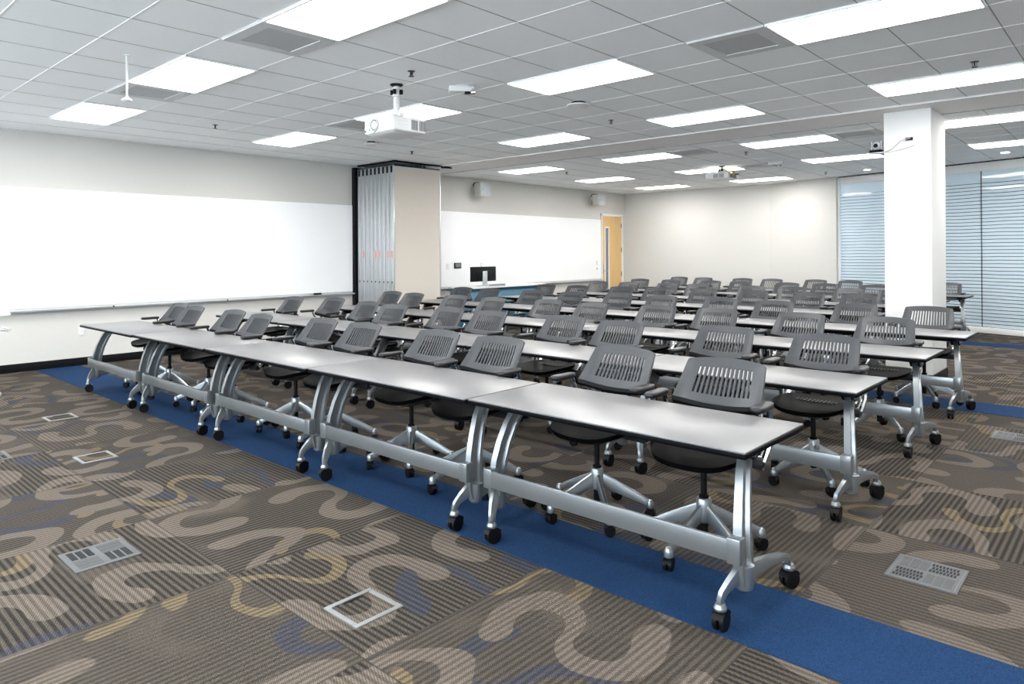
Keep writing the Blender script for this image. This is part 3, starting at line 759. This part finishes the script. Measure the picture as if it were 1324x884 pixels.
# ------------------------------------------------------------------ table
TL, TW, TZ = 1.480, 0.60, 0.720
def caster(parent, loc, rz, r=0.040, w=0.046, name='caster', stem=0.05):
    b = MB().use(RUBBER)
    for s in (-1, 1):
        b.lathe((s*w*0.30, 0, r), [(r*0.55, -w*0.20), (r*0.94, -w*0.19), (r, -w*0.10), (r, w*0.10), (r*0.94, w*0.19), (r*0.55, w*0.20)], 18, 'x')
    b.cyl((-w*0.3, 0, r), (w*0.3, 0, r), r*0.3, n=10)
    # hood over the rear half of the wheels
    rings = []
    for k in range(7):
        a = math.radians(20+k*22)
        rings.append([Vector((x, -math.cos(a)*q, r+math.sin(a)*q)) for x, q in ((-w*0.52, r*0.72), (-w*0.52, r*1.10), (w*0.52, r*1.10), (w*0.52, r*0.72))])
    b.ring_loft(rings)
    b.cyl((0, 0, r*1.3), (0, 0, r*2+0.012), 0.012, n=10)
    o = b.build(name, None, parent); o.location = loc; o.rotation_euler = (0, 0, rz); return o
SEC_UP = [(-0.5, -0.5), (-0.5, 0.5), (-0.26, 0.5), (-0.18, 0.14), (0.28, 0.10), (0.38, 0.40), (0.5, 0.40), (0.5, -0.40), (0.38, -0.40), (0.28, -0.10), (-0.18, -0.14), (-0.26, -0.5)]
SEC_FT = [(-0.5, -0.28), (-0.5, 0.28), (-0.1, 0.5), (0.35, 0.5), (0.5, 0.3), (0.5, -0.3), (0.35, -0.5), (-0.1, -0.5)]
def make_table():
    t = thing('training_table', None, 'table')
    b = MB().use(TOPM); b.box((0, 0, TZ-0.004), (TL-0.006, TW-0.006, 0.008), 0.002)
    top = b.build('tabletop', None, t)
    b = MB(); b.box((0, 0, TZ-0.0175), (TL, TW, 0.022), 0.007, seg=3); b.build('edge_band', EDGEM, t)
    y0 = -TW/2
    for s in (-1, 1):
        xe = s*TL/2; X_ = lambda d: xe-s*d
        b = MB().use(SILVER)
        up = [(0.150, 0.170, 0.075, 0.050, 0.075), (0.141, 0.22, 0.092, 0.050, 0.075), (0.139, 0.30, 0.088, 0.047, 0.077), (0.151, 0.39, 0.084, 0.045, 0.083), (0.176, 0.48, 0.080, 0.043, 0.092), (0.213, 0.57, 0.076, 0.042, 0.105), (0.255, 0.635, 0.071, 0.041, 0.117), (0.288, 0.670, 0.066, 0.040, 0.124)]
        b.sweep_yz(xe, [(y0+y, z, d, w_, i_) for y, z, d, w_, i_ in up], SEC_UP)
        b.lathe((X_(0.075), y0+0.150, 0.185), [(0.018, -0.050), (0.034, -0.038), (0.040, 0.0), (0.040, 0.055), (0.026, 0.062)], 16)
        # front and rear foot
        ft = [(0.150, 0.222, 0.088, 0.046, 0.076), (0.112, 0.205, 0.070, 0.042, 0.085), (0.078, 0.176, 0.050, 0.036, 0.104), (0.055, 0.146, 0.038, 0.031, 0.120), (0.046, 0.120, 0.031, 0.028, 0.126), (0.046, 0.088, 0.028, 0.026, 0.126)]
        b.sweep_yz(xe, [(y0+y, z, d, w_, i_) for y, z, d, w_, i_ in ft], SEC_FT)
        rf = [(0.150, 0.190, 0.085, 0.046, 0.076), (0.24, 0.198, 0.060, 0.042, 0.072), (0.35, 0.188, 0.046, 0.038, 0.066), (0.47, 0.166, 0.038, 0.033, 0.062), (0.555, 0.138, 0.032, 0.028, 0.060), (0.572, 0.088, 0.028, 0.026, 0.060)]
        b.sweep_yz(xe, [(y0+y, z, d, w_, i_) for y, z, d, w_, i_ in rf], [(-q, w_) for q, w_ in SEC_FT])
        for y, d in ((y0+0.046, 0.126), (y0+0.572, 0.060)): b.lathe((X_(d), y, 0.088), [(0.010, -0.008), (0.024, -0.006), (0.026, 0.004), (0.020, 0.018), (0.008, 0.026)], 14)
        leg = b.build('leg', None, t, angle=24)
        caster(leg, (X_(0.126), y0+0.054, 0.0), random.uniform(-0.6, 0.4)); caster(leg, (X_(0.060), y0+0.578, 0.0), random.uniform(-0.5, 1.0))
        b = MB().use(BLACKPL)
        prof = [(y0+0.10, TZ-0.030), (y0+0.44, TZ-0.030), (y0+0.42, TZ-0.055), (y0+0.345, TZ-0.098), (y0+0.275, TZ-0.102), (y0+0.235, TZ-0.060), (y0+0.12, TZ-0.050)]
        b.ring_loft([[Vector((X_(0.124)+dx, y, z)) for y, z in prof] for dx in (-0.034, 0.034)])
        b.build('hinge_bracket', None, t)
        b = MB(); b.lathe((X_(0.120)+s*0.030, y0+0.272, 0.648), [(0.018, -0.020), (0.018, 0.012), (0.012, 0.016)], 14, 'x'); b.build('pivot_knob', SILVER, t)
        b = MB(); b.box((X_(0.080), y0+0.088, 0.312), (0.056, 0.052, 0.100), 0.004); b.build('beam_clamp', SILVER, t)
    b = MB(); b.box((0, y0+0.072, 0.312), (TL-0.18, 0.016, 0.084), 0.0015); b.build('beam', SILVER, t)
    b = MB(); b.cyl((-TL/2+0.13, y0+0.30, 0.658), (TL/2-0.13, y0+0.30, 0.658), 0.013, n=10); b.build('flip_bar', BLACKPL, t)
    return t
ROWY = [2.50, 3.94, 5.49, 7.02, 8.70, 10.22, 11.70, 13.22]
ROWR = [-1.100, -1.128, -1.128, -1.142, -2.29, -2.22, -2.20, -2.135]
ROWN = [5, 5, 5, 5, 4, 4, 4, 4]
PITCH = 1.487
RN = ['front row', 'second row', 'third row', 'fourth row', 'fifth row', 'sixth row', 'seventh row', 'last row']
table0 = make_table(); used = False
for r in range(8):
    for k in range(ROWN[r]):
        o = copy_tree(table0) if used else table0; used = True
        o.location = (ROWR[r]-PITCH*(k+0.5), ROWY[r]+TW/2-(0.0096*PITCH*(k+0.4) if r == 0 else 0), 0.0)
        end = ' at the aisle end' if k == 0 else ''
        place = f'{ORD[k]} from the aisle end' if k else 'end table nearest the aisle'
        tag(o, f'grey flip-top table on silver wheeled legs, {place} in the {RN[r]}', 'table', 'training tables in rows')

# ------------------------------------------------------------------ chair
def make_chair():
    t = thing('task_chair', None, 'chair')
    # five-star base
    b = MB(); b.lathe((0, 0, 0), [(0.028, 0.150), (0.036, 0.156), (0.036, 0.262), (0.030, 0.270)], 18); base = b.build('base_hub', SILVER, t)
    R = 0.290
    for k in range(5):
        a = math.radians(18+72*k)
        b = MB(); rings = []
        for q, zt, zb, wd in ((0.020, 0.245, 0.166, 0.020), (0.10, 0.206, 0.138, 0.022), (0.20, 0.156, 0.104, 0.023), (0.27, 0.116, 0.079, 0.024), (0.295, 0.102, 0.074, 0.022)):
            h = (zt-zb)
            pts = [(-wd/2, zb), (-wd*0.5, zt-0.010), (-wd*0.3, zt), (wd*0.3, zt), (wd*0.5, zt-0.010), (wd/2, zb), (wd*0.2, zb+0.006), (-wd*0.2, zb+0.006)]
            rings.append([Vector((q, p[0], p[1])) for p in pts])
        b.ring_loft(rings); b.lathe((R, 0, 0), [(0.014, 0.060), (0.021, 0.064), (0.022, 0.092), (0.014, 0.106), (0.004, 0.110)], 12)
        o = b.build('base_leg', SILVER, base); o.rotation_euler = (0, 0, a)
        caster(t, (R*math.cos(a), R*math.sin(a), 0), random.uniform(0, 6.28), 0.029, 0.042)
    b = MB(); b.lathe((0, 0, 0), [(0.014, 0.085), (0.020, 0.088), (0.020, 0.275)], 12); b.lathe((0, 0, 0), [(0.020, 0.262), (0.024, 0.268), (0.024, 0.284), (0.0155, 0.288), (0.0155, 0.43), (0.03, 0.44)], 14)
    b.box((-0.075, -0.02, 0.425), (0.09, 0.045, 0.035), 0.008)
    b.build('gas_lift', BLACKPL, t)
    # seat mechanism with the cross tube
    b = MB().use(DARKMET); b.box((0, 0.02, 0.437), (0.14, 0.24, 0.035), 0.010); b.build('tilt_mechanism', None, t)
    b = MB().use(DARKMET)
    n = 16; rings = []
    for x, rr in ((-0.245, 0.022), (-0.250, 0.030), (-0.20, 0.030), (0.20, 0.030), (0.250, 0.030), (0.245, 0.022), (0.235, 0.020)):
        rings.append([Vector((x, 0.125+rr*math.cos(2*PI*i/n), 0.448+rr*math.sin(2*PI*i/n))) for i in range(n)])
    b.ring_loft(rings); b.build('cross_tube', None, t)
    # seat: dished top shell and slate pan below
    def seat_surface(top_fn, bot_fn, sx, sy, cy, nu=18, nr=6):
        b = MB(); rings_t = []; 
        def pt(rad, a, fn):
            c, s_ = math.cos(a), math.sin(a); e = 2/3.2
            x = sx*rad*math.copysign(abs(c)**e, c); y = sy*rad*math.copysign(abs(s_)**e, s_)
            return Vector((x, cy+y, fn(x/sx, y/sy, rad)))
        N = nu*2
        def loop(rad, fn): return [pt(rad, 2*PI*i/N, fn) for i in range(N)]
        rings = [loop(r_, bot_fn) for r_ in (0.05, 0.4, 0.7, 0.88, 0.97)] + [loop(r_, top_fn) for r_ in (1.0, 0.985, 0.9, 0.7, 0.4, 0.05)]
        b.ring_loft(rings); return b
    topf = lambda u, v, r: 0.500 + 0.014*u*u - 0.020*max(0, -v)**3 + 0.010*max(0, v) - 0.010*(1-r*r)
    botf = lambda u, v, r: topf(u, v, 1.0) - 0.030 - 0.022*(1-r**3)
    seat_surface(topf, lambda u, v, r: topf(u, v, 1.0)-0.026, 0.226, 0.215, -0.012).build('seat', SEATM, t, angle=60)
    seat_surface(lambda u, v, r: topf(u, v, 1)-0.027, botf, 0.219, 0.208, -0.012).build('seat_pan', PANM, t, angle=60)
    b = MB()
    for k in range(11):
        x = -0.12+k*0.024
        b.box((x, 0.085, topf(x/0.226, 0.42, 0.45)+0.0015), (0.010, 0.10, 0.004))
    b.build('seat_rib', BLACKPL, t, smooth=False)
    # back panel with slots
    ns = 13
    xs_ = [-1.0, -0.97, -0.90, -0.84, -0.76]
    u0, u1 = -0.70, 0.70; st = (u1-u0)/ns
    for k in range(ns):
        a = u0+st*(k+0.5); xs_ += [a-st*0.25, a+st*0.25]
    xs_ += [0.76, 0.84, 0.90, 0.97, 1.0]
    vs_ = [0.0, 0.06, 0.19, 0.34, 0.49, 0.64, 0.79, 0.90, 0.97, 1.0]    # 0.19..0.79 are the slot rows
    def bp_(u, v):
        half = 0.232*(1-v)+0.208*v
        if v > 0.97: half -= 0.004
        arch_b = 0.030*(1-u*u)                               # lower edge hangs lower in the middle
        zb = 0.716 - arch_b; zt = 0.897 + 0.015*(1-u*u) - (0.002 if abs(u) > 0.98 else 0)
        z = zb + (zt-zb)*v
        # slot ends: arch them a little more
        crv = 0.034*u*u + (0.014*max(0, abs(u)-0.84)/0.16)
        y = 0.175 + 0.135*(v**0.9) - crv*(1-0.25*v)
        return Vector((half*u, y, z))
    th = 0.009
    bm_b = MB(); V = {}
    nu, nv = len(xs_), len(vs_)
    for side in (0, 1):
        for i, u in enumerate(xs_):
            for j, v in enumerate(vs_):
                p = bp_(u, v)
                if side:
                    du = (bp_(min(1, u+0.02), v)-bp_(max(-1, u-0.02), v)); dv = (bp_(u, min(1, v+0.02))-bp_(u, max(0, v-0.02)))
                    nn = dv.cross(du).normalized()
                    if nn.y < 0: nn = -nn
                    p = p + nn*th
                V[side, i, j] = bm_b.bm.verts.new(p)
    s0 = 5
    hole = lambda i, j: (s0 <= i < s0+2*ns and (i-s0) % 2 == 0 and 2 <= j < 6)
    for i in range(nu-1):
        for j in range(nv-1):
            if hole(i, j): continue
            bm_b.face((V[0, i, j], V[0, i+1, j], V[0, i+1, j+1], V[0, i, j+1])); bm_b.face((V[1, i, j+1], V[1, i+1, j+1], V[1, i+1, j], V[1, i, j]))
            for (di, dj, a_, c_) in ((-1, 0, (i, j), (i, j+1)), (1, 0, (i+1, j+1), (i+1, j)), (0, -1, (i+1, j), (i, j)), (0, 1, (i, j+1), (i+1, j+1))):
                ni, nj = i+di, j+dj
                if ni < 0 or nj < 0 or ni >= nu-1 or nj >= nv-1 or hole(ni, nj):
                    bm_b.face((V[0, a_[0], a_[1]], V[0, c_[0], c_[1]], V[1, c_[0], c_[1]], V[1, a_[0], a_[1]]))
    bm_b.build('backrest', GREYPL, t, angle=28)
    # dark lower rail under the panel
    b = MB(); rings = []
    for k in range(13):
        u = -1+k/6; p = bp_(u*0.99, 0.0)
        rings.append([p+Vector((0, dy, dz)) for dy, dz in ((-0.004, 0.002), (0.026, 0.004), (0.040, -0.030), (0.010, -0.036), (-0.008, -0.018))])
    b.ring_loft(rings); b.build('back_rail', BLACKPL, t, angle=50)
    for s in (-1, 1):
        b = MB(); b.tube([(s*0.215, 0.125, 0.448), (s*0.222, 0.185, 0.50), (s*0.215, 0.215, 0.58), (s*0.200, 0.195, 0.690)], [0.016, 0.017, 0.015, 0.013], 8); b.build('back_upright', CHROME, t)
        b = MB(); b.tube([(s*0.248, 0.125, 0.455), (s*0.262, 0.165, 0.53), (s*0.270, 0.168, 0.62), (s*0.274, 0.136, 0.692), (s*0.275, 0.122, 0.724)], [0.016, 0.016, 0.014, 0.013, 0.013], 8); b.build('arm_post', CHROME, t)
        b = MB()
        def padring(z, g):
            out = []
            for i in range(20):
                a = 2*PI*i/20; c, s_ = math.cos(a), math.sin(a); e = 2/3.5
                yy = 0.098*math.copysign(abs(s_)**e, s_); ww = 0.034*math.copysign(abs(c)**e, c)
                ww *= 1.0 - 0.10*(yy/0.098)
                out.append(Vector((s*0.275+ww*g, 0.044+yy*(1-(1-g)*0.35), z)))
            return out
        b.ring_loft([padring(z, g) for z, g in ((0.724, 0.80), (0.730, 0.97), (0.738, 1.0), (0.746, 0.95), (0.750, 0.78), (0.751, 0.3))])
        b.build('armrest', PADM, t, angle=60)
    return t
CH1 = {
 0: [(-8.257, 3.345), (-7.633, 3.330), (-6.770, 3.294), (-6.146, 3.301), (-5.283, 3.340), (-4.659, 3.405), (-3.796, 3.356), (-3.172, 3.417), (-2.278, 3.433), (-1.608, 3.464)],
 1: [(-8.285, 4.830), (-7.700, 5.140), (-6.733, 4.861), (-6.082, 4.830), (-5.294, 4.830), (-4.670, 4.871), (-3.801, 4.848), (-3.158, 4.835), (-2.321, 4.915), (-1.582, 4.904)],
 2: [(-8.285, 6.457), (-7.661, 6.409), (-6.798, 6.380), (-6.086, 6.380), (-5.273, 6.412), (-4.556, 6.380), (-3.793, 6.493), (-3.137, 6.503), (-2.325, 6.409), (-1.609, 6.499)],
 3: [(-8.286, 7.910), (-7.644, 7.940), (-6.795, 7.910), (-6.053, 7.961), (-5.278, 7.990), (-4.600, 7.979), (-3.838, 8.006), (-3.114, 7.910), (-2.284, 7.910), (-1.600, 8.002)],
 4: [(-7.862, 9.590), (-7.153, 9.590), (-6.343, 9.697), (-5.690, 9.692), (-4.885, 9.665), (-4.120, 9.590), (-3.370, 9.669), (-2.731, 9.681)],
 5: [(-7.853, 11.110), (-7.189, 11.240), (-6.402, 11.227), (-5.779, 11.236), (-4.752, 11.110), (-4.125, 11.184), (-3.303, 11.240), (-2.664, 11.110)],
 6: [(-7.870, 12.645), (-7.143, 12.685), (-6.284, 12.720), (-5.643, 12.674), (-4.755, 12.590), (-4.105, 12.590), (-3.316, 12.590)],
 7: [(-7.805, 14.240), (-7.181, 14.161), (-6.279, 14.110), (-5.655, 14.173), (-4.830, 14.240), (-4.153, 14.180), (-2.568, 14.110)],
}      # where each back's top edge stands
taken = []
chair0 = make_chair(); left = sum(len(v) for v in CH1.values())
for r in range(8):
    pts = CH1[r]; n = len(pts)
    for i, (x, yy) in enumerate(pts):
        left -= 1; o = copy_tree(chair0) if left else chair0     # the first one built is set down last
        o.location = (x, yy-0.31, 0.0)
        o.rotation_euler = (0, 0, random.uniform(-0.05, 0.05))
        k = n-1-i
        place = f'{ORD[k]} from the aisle end' if k else 'at the aisle end'
        tag(o, f'grey slot-back swivel chair {place} behind the {RN[r]} of tables', 'chair', 'swivel chairs at the tables')
        if True:                                     # turn bases and casters so no two chairs stand quite alike
            legs = [(ROWR[r]-PITCH*(q+0.5)+sg*(TL/2-0.065), ROWY[r]+yy_-(0.0096*PITCH*(q+0.4) if r == 0 else 0)) for q in range(ROWN[r]) for sg in (-1, 1) for yy_ in (0.41, 0.48, 0.54, 0.59, 0.62)]
            def clear(a0, dy):
                m_ = 9.0
                for q in range(5):
                    a = a0+math.radians(18+72*q)
                    for rr_ in (0.10, 0.16, 0.22, 0.27, 0.30):
                        px_ = o.location.x+rr_*math.cos(a); py_ = o.location.y+dy+rr_*math.sin(a)
                        for lx, ly in legs+taken:
                            if abs(lx-px_) < 0.3 and abs(ly-py_) < 0.3: m_ = min(m_, math.hypot(lx-px_, ly-py_) - (0.045 if rr_ > 0.25 else 0))
                return m_
            best = None
            for dy in (0, 0.02, 0.04, 0.06, 0.08):
                c_ = max(((min(clear(math.radians(3*q), dy), 0.12)+random.uniform(0, 0.004), math.radians(3*q), dy) for q in range(24)), key=lambda v: v[0])
                if best is None or c_[0] > best[0]+0.01: best = c_
                if best[0] > 0.062: break
            o.location.y += best[2]; br = best[1]
            taken += [(o.location.x+rr_*math.cos(br+math.radians(18+72*q)), o.location.y+rr_*math.sin(br+math.radians(18+72*q))) for q in range(5) for rr_ in (0.2, 0.29)]
            br -= o.rotation_euler[2]
            for ch in o.children:
                if ch.name.startswith('base_hub'): ch.rotation_euler = (0, 0, br)
                elif ch.name.startswith('caster'):
                    v = Vector(ch.location); v.rotate(Matrix.Rotation(br, 3, 'Z')); ch.location = v; ch.rotation_euler = (0, 0, random.uniform(0, 6.28))

# ------------------------------------------------------------------ presenter's desk with monitor, and the lectern at the photo's edge
KX, KY0, KY1 = -9.25, 8.75, 10.85
t = thing('console_desk', 'presenter desk with white top and blue curved front, behind the partition', 'desk', (KX, (KY0+KY1)/2, 0))
L = KY1-KY0
MB().box((0.0, 0, 0.835), (0.62, L, 0.030), 0.006).build('desktop', WHITEPL, t)
b = MB(); prof = [(0.20+0.10*math.sin(PI*k/10), 0.82-0.80*k/10) for k in range(11)]
rings = [[Vector((x, y, z)) for x, z in prof]+[Vector((0.15, y, 0.02)), Vector((0.15, y, 0.82))] for y in (-L/2+0.06, L/2-0.06)]
b.ring_loft(rings); b.build('curved_front', BLUEF, t)
for s in (-1, 1):
    MB().box((-0.06, s*(L/2-0.05), 0.41), (0.44, 0.03, 0.82), 0.003).build('end_panel', BLUEF, t)
b = MB(); b.tube([(0.29, L/2-0.30, 0.82), (0.32, L/2-0.30, 0.80), (0.32, L/2-0.30, 0.70)], 0.010, 6); b.build('cable_hook', BLACKPL, t)
t = thing('monitor', 'black computer monitor seen from behind, on the presenter desk', 'monitor', (-9.20, 9.32, 0.8505), 0)
MB().box((0, 0, 0.225), (0.035, 0.66, 0.275), 0.008).build('housing', SCREENB, t)
MB().box((0.022, 0, 0.20), (0.02, 0.40, 0.17), 0.006).build('rear_bulge', SCREENB, t)
MB().box((-0.019, 0, 0.225), (0.004, 0.62, 0.245)).build('screen', SCREENB, t, smooth=False)
b = MB(); b.box((0.045, 0, 0.145), (0.025, 0.11, 0.27), 0.006); b.build('stand_column', ALU, t)
MB().box((0.02, 0, 0.006), (0.17, 0.26, 0.012), 0.004).build('stand_foot', ALU, t)
b = MB(); b.lathe((0.0585, 0, 0.24), [(0.014, 0), (0.014, 0.002)], 12, 'x'); b.build('emblem', SPKG, t)
b = MB()
t = thing('desk_receiver', 'low grey equipment box under the monitor on the presenter desk', 'equipment box', (-9.00, 9.43, 0.8505), 0)
MB().box((0, 0, 0.025), (0.12, 0.46, 0.044), 0.004).build('housing', SPKG, t)
b = MB()
for k in range(9): b.box((0.0608, -0.19+k*0.046, 0.028), (0.003, 0.024, 0.018))
b.build('port', BLACKPL, t, smooth=False)

t = thing('lectern', 'white lectern corner at the photo edge beside the long white board', 'lectern', (-9.0, 1.60, 0))
def rr_slab(w, l, z0, z1, r):
    b = MB(); pts = []
    for cx, cy, a0 in ((w/2-r, l/2-r, 0), (-w/2+r, l/2-r, 90), (-w/2+r, -l/2+r, 180), (w/2-r, -l/2+r, 270)):
        for k in range(5):
            a = math.radians(a0+k*22.5); pts.append((cx+r*math.cos(a), cy+r*math.sin(a)))
    return b.ring_loft([[Vector((x, y, z)) for x, y in pts] for z in (z0, z1)])
rr_slab(0.55, 0.55, 0.845, 0.872, 0.06).build('top', WHITEPL, t)
rr_slab(0.52, 0.52, 0.672, 0.692, 0.06).build('shelf', WHITEPL, t)
b = MB(); rr = 0.265
b.tube([(-rr, -rr, 0.70), (rr, -rr, 0.70), (rr, rr, 0.70), (-rr, rr, 0.70), (-rr, -rr, 0.70)], 0.009, 6); b.build('shelf_rim', CHROME, t)
MB().box((-0.10, -0.10, 0.44), (0.12, 0.12, 0.80), 0.01).build('post', ALU, t)
MB().box((-0.05, -0.05, 0.03), (0.50, 0.50, 0.04), 0.01).build('foot_plate', ALU, t)

# ------------------------------------------------------------------ world and colour
wd = bpy.data.worlds.new('world'); SC.world = wd; wd.use_nodes = True
wd.node_tree.nodes['Background'].inputs[0].default_value = (0.86, 0.93, 1.0, 1); wd.node_tree.nodes['Background'].inputs[1].default_value = 4.2
SC.view_settings.view_transform = 'Standard'; SC.view_settings.look = 'None'
SC.view_settings.gamma = 1.0; SC.view_settings.use_curve_mapping = False
SC.view_settings.exposure = 1.40
SC.cycles.use_denoising = True
SC.cycles.max_bounces = 8; SC.cycles.diffuse_bounces = 5; SC.cycles.glossy_bounces = 4; SC.cycles.transmission_bounces = 6; SC.cycles.transparent_max_bounces = 8
SC.cycles.sample_clamp_indirect = 6.0
SC.cycles.use_light_tree = True
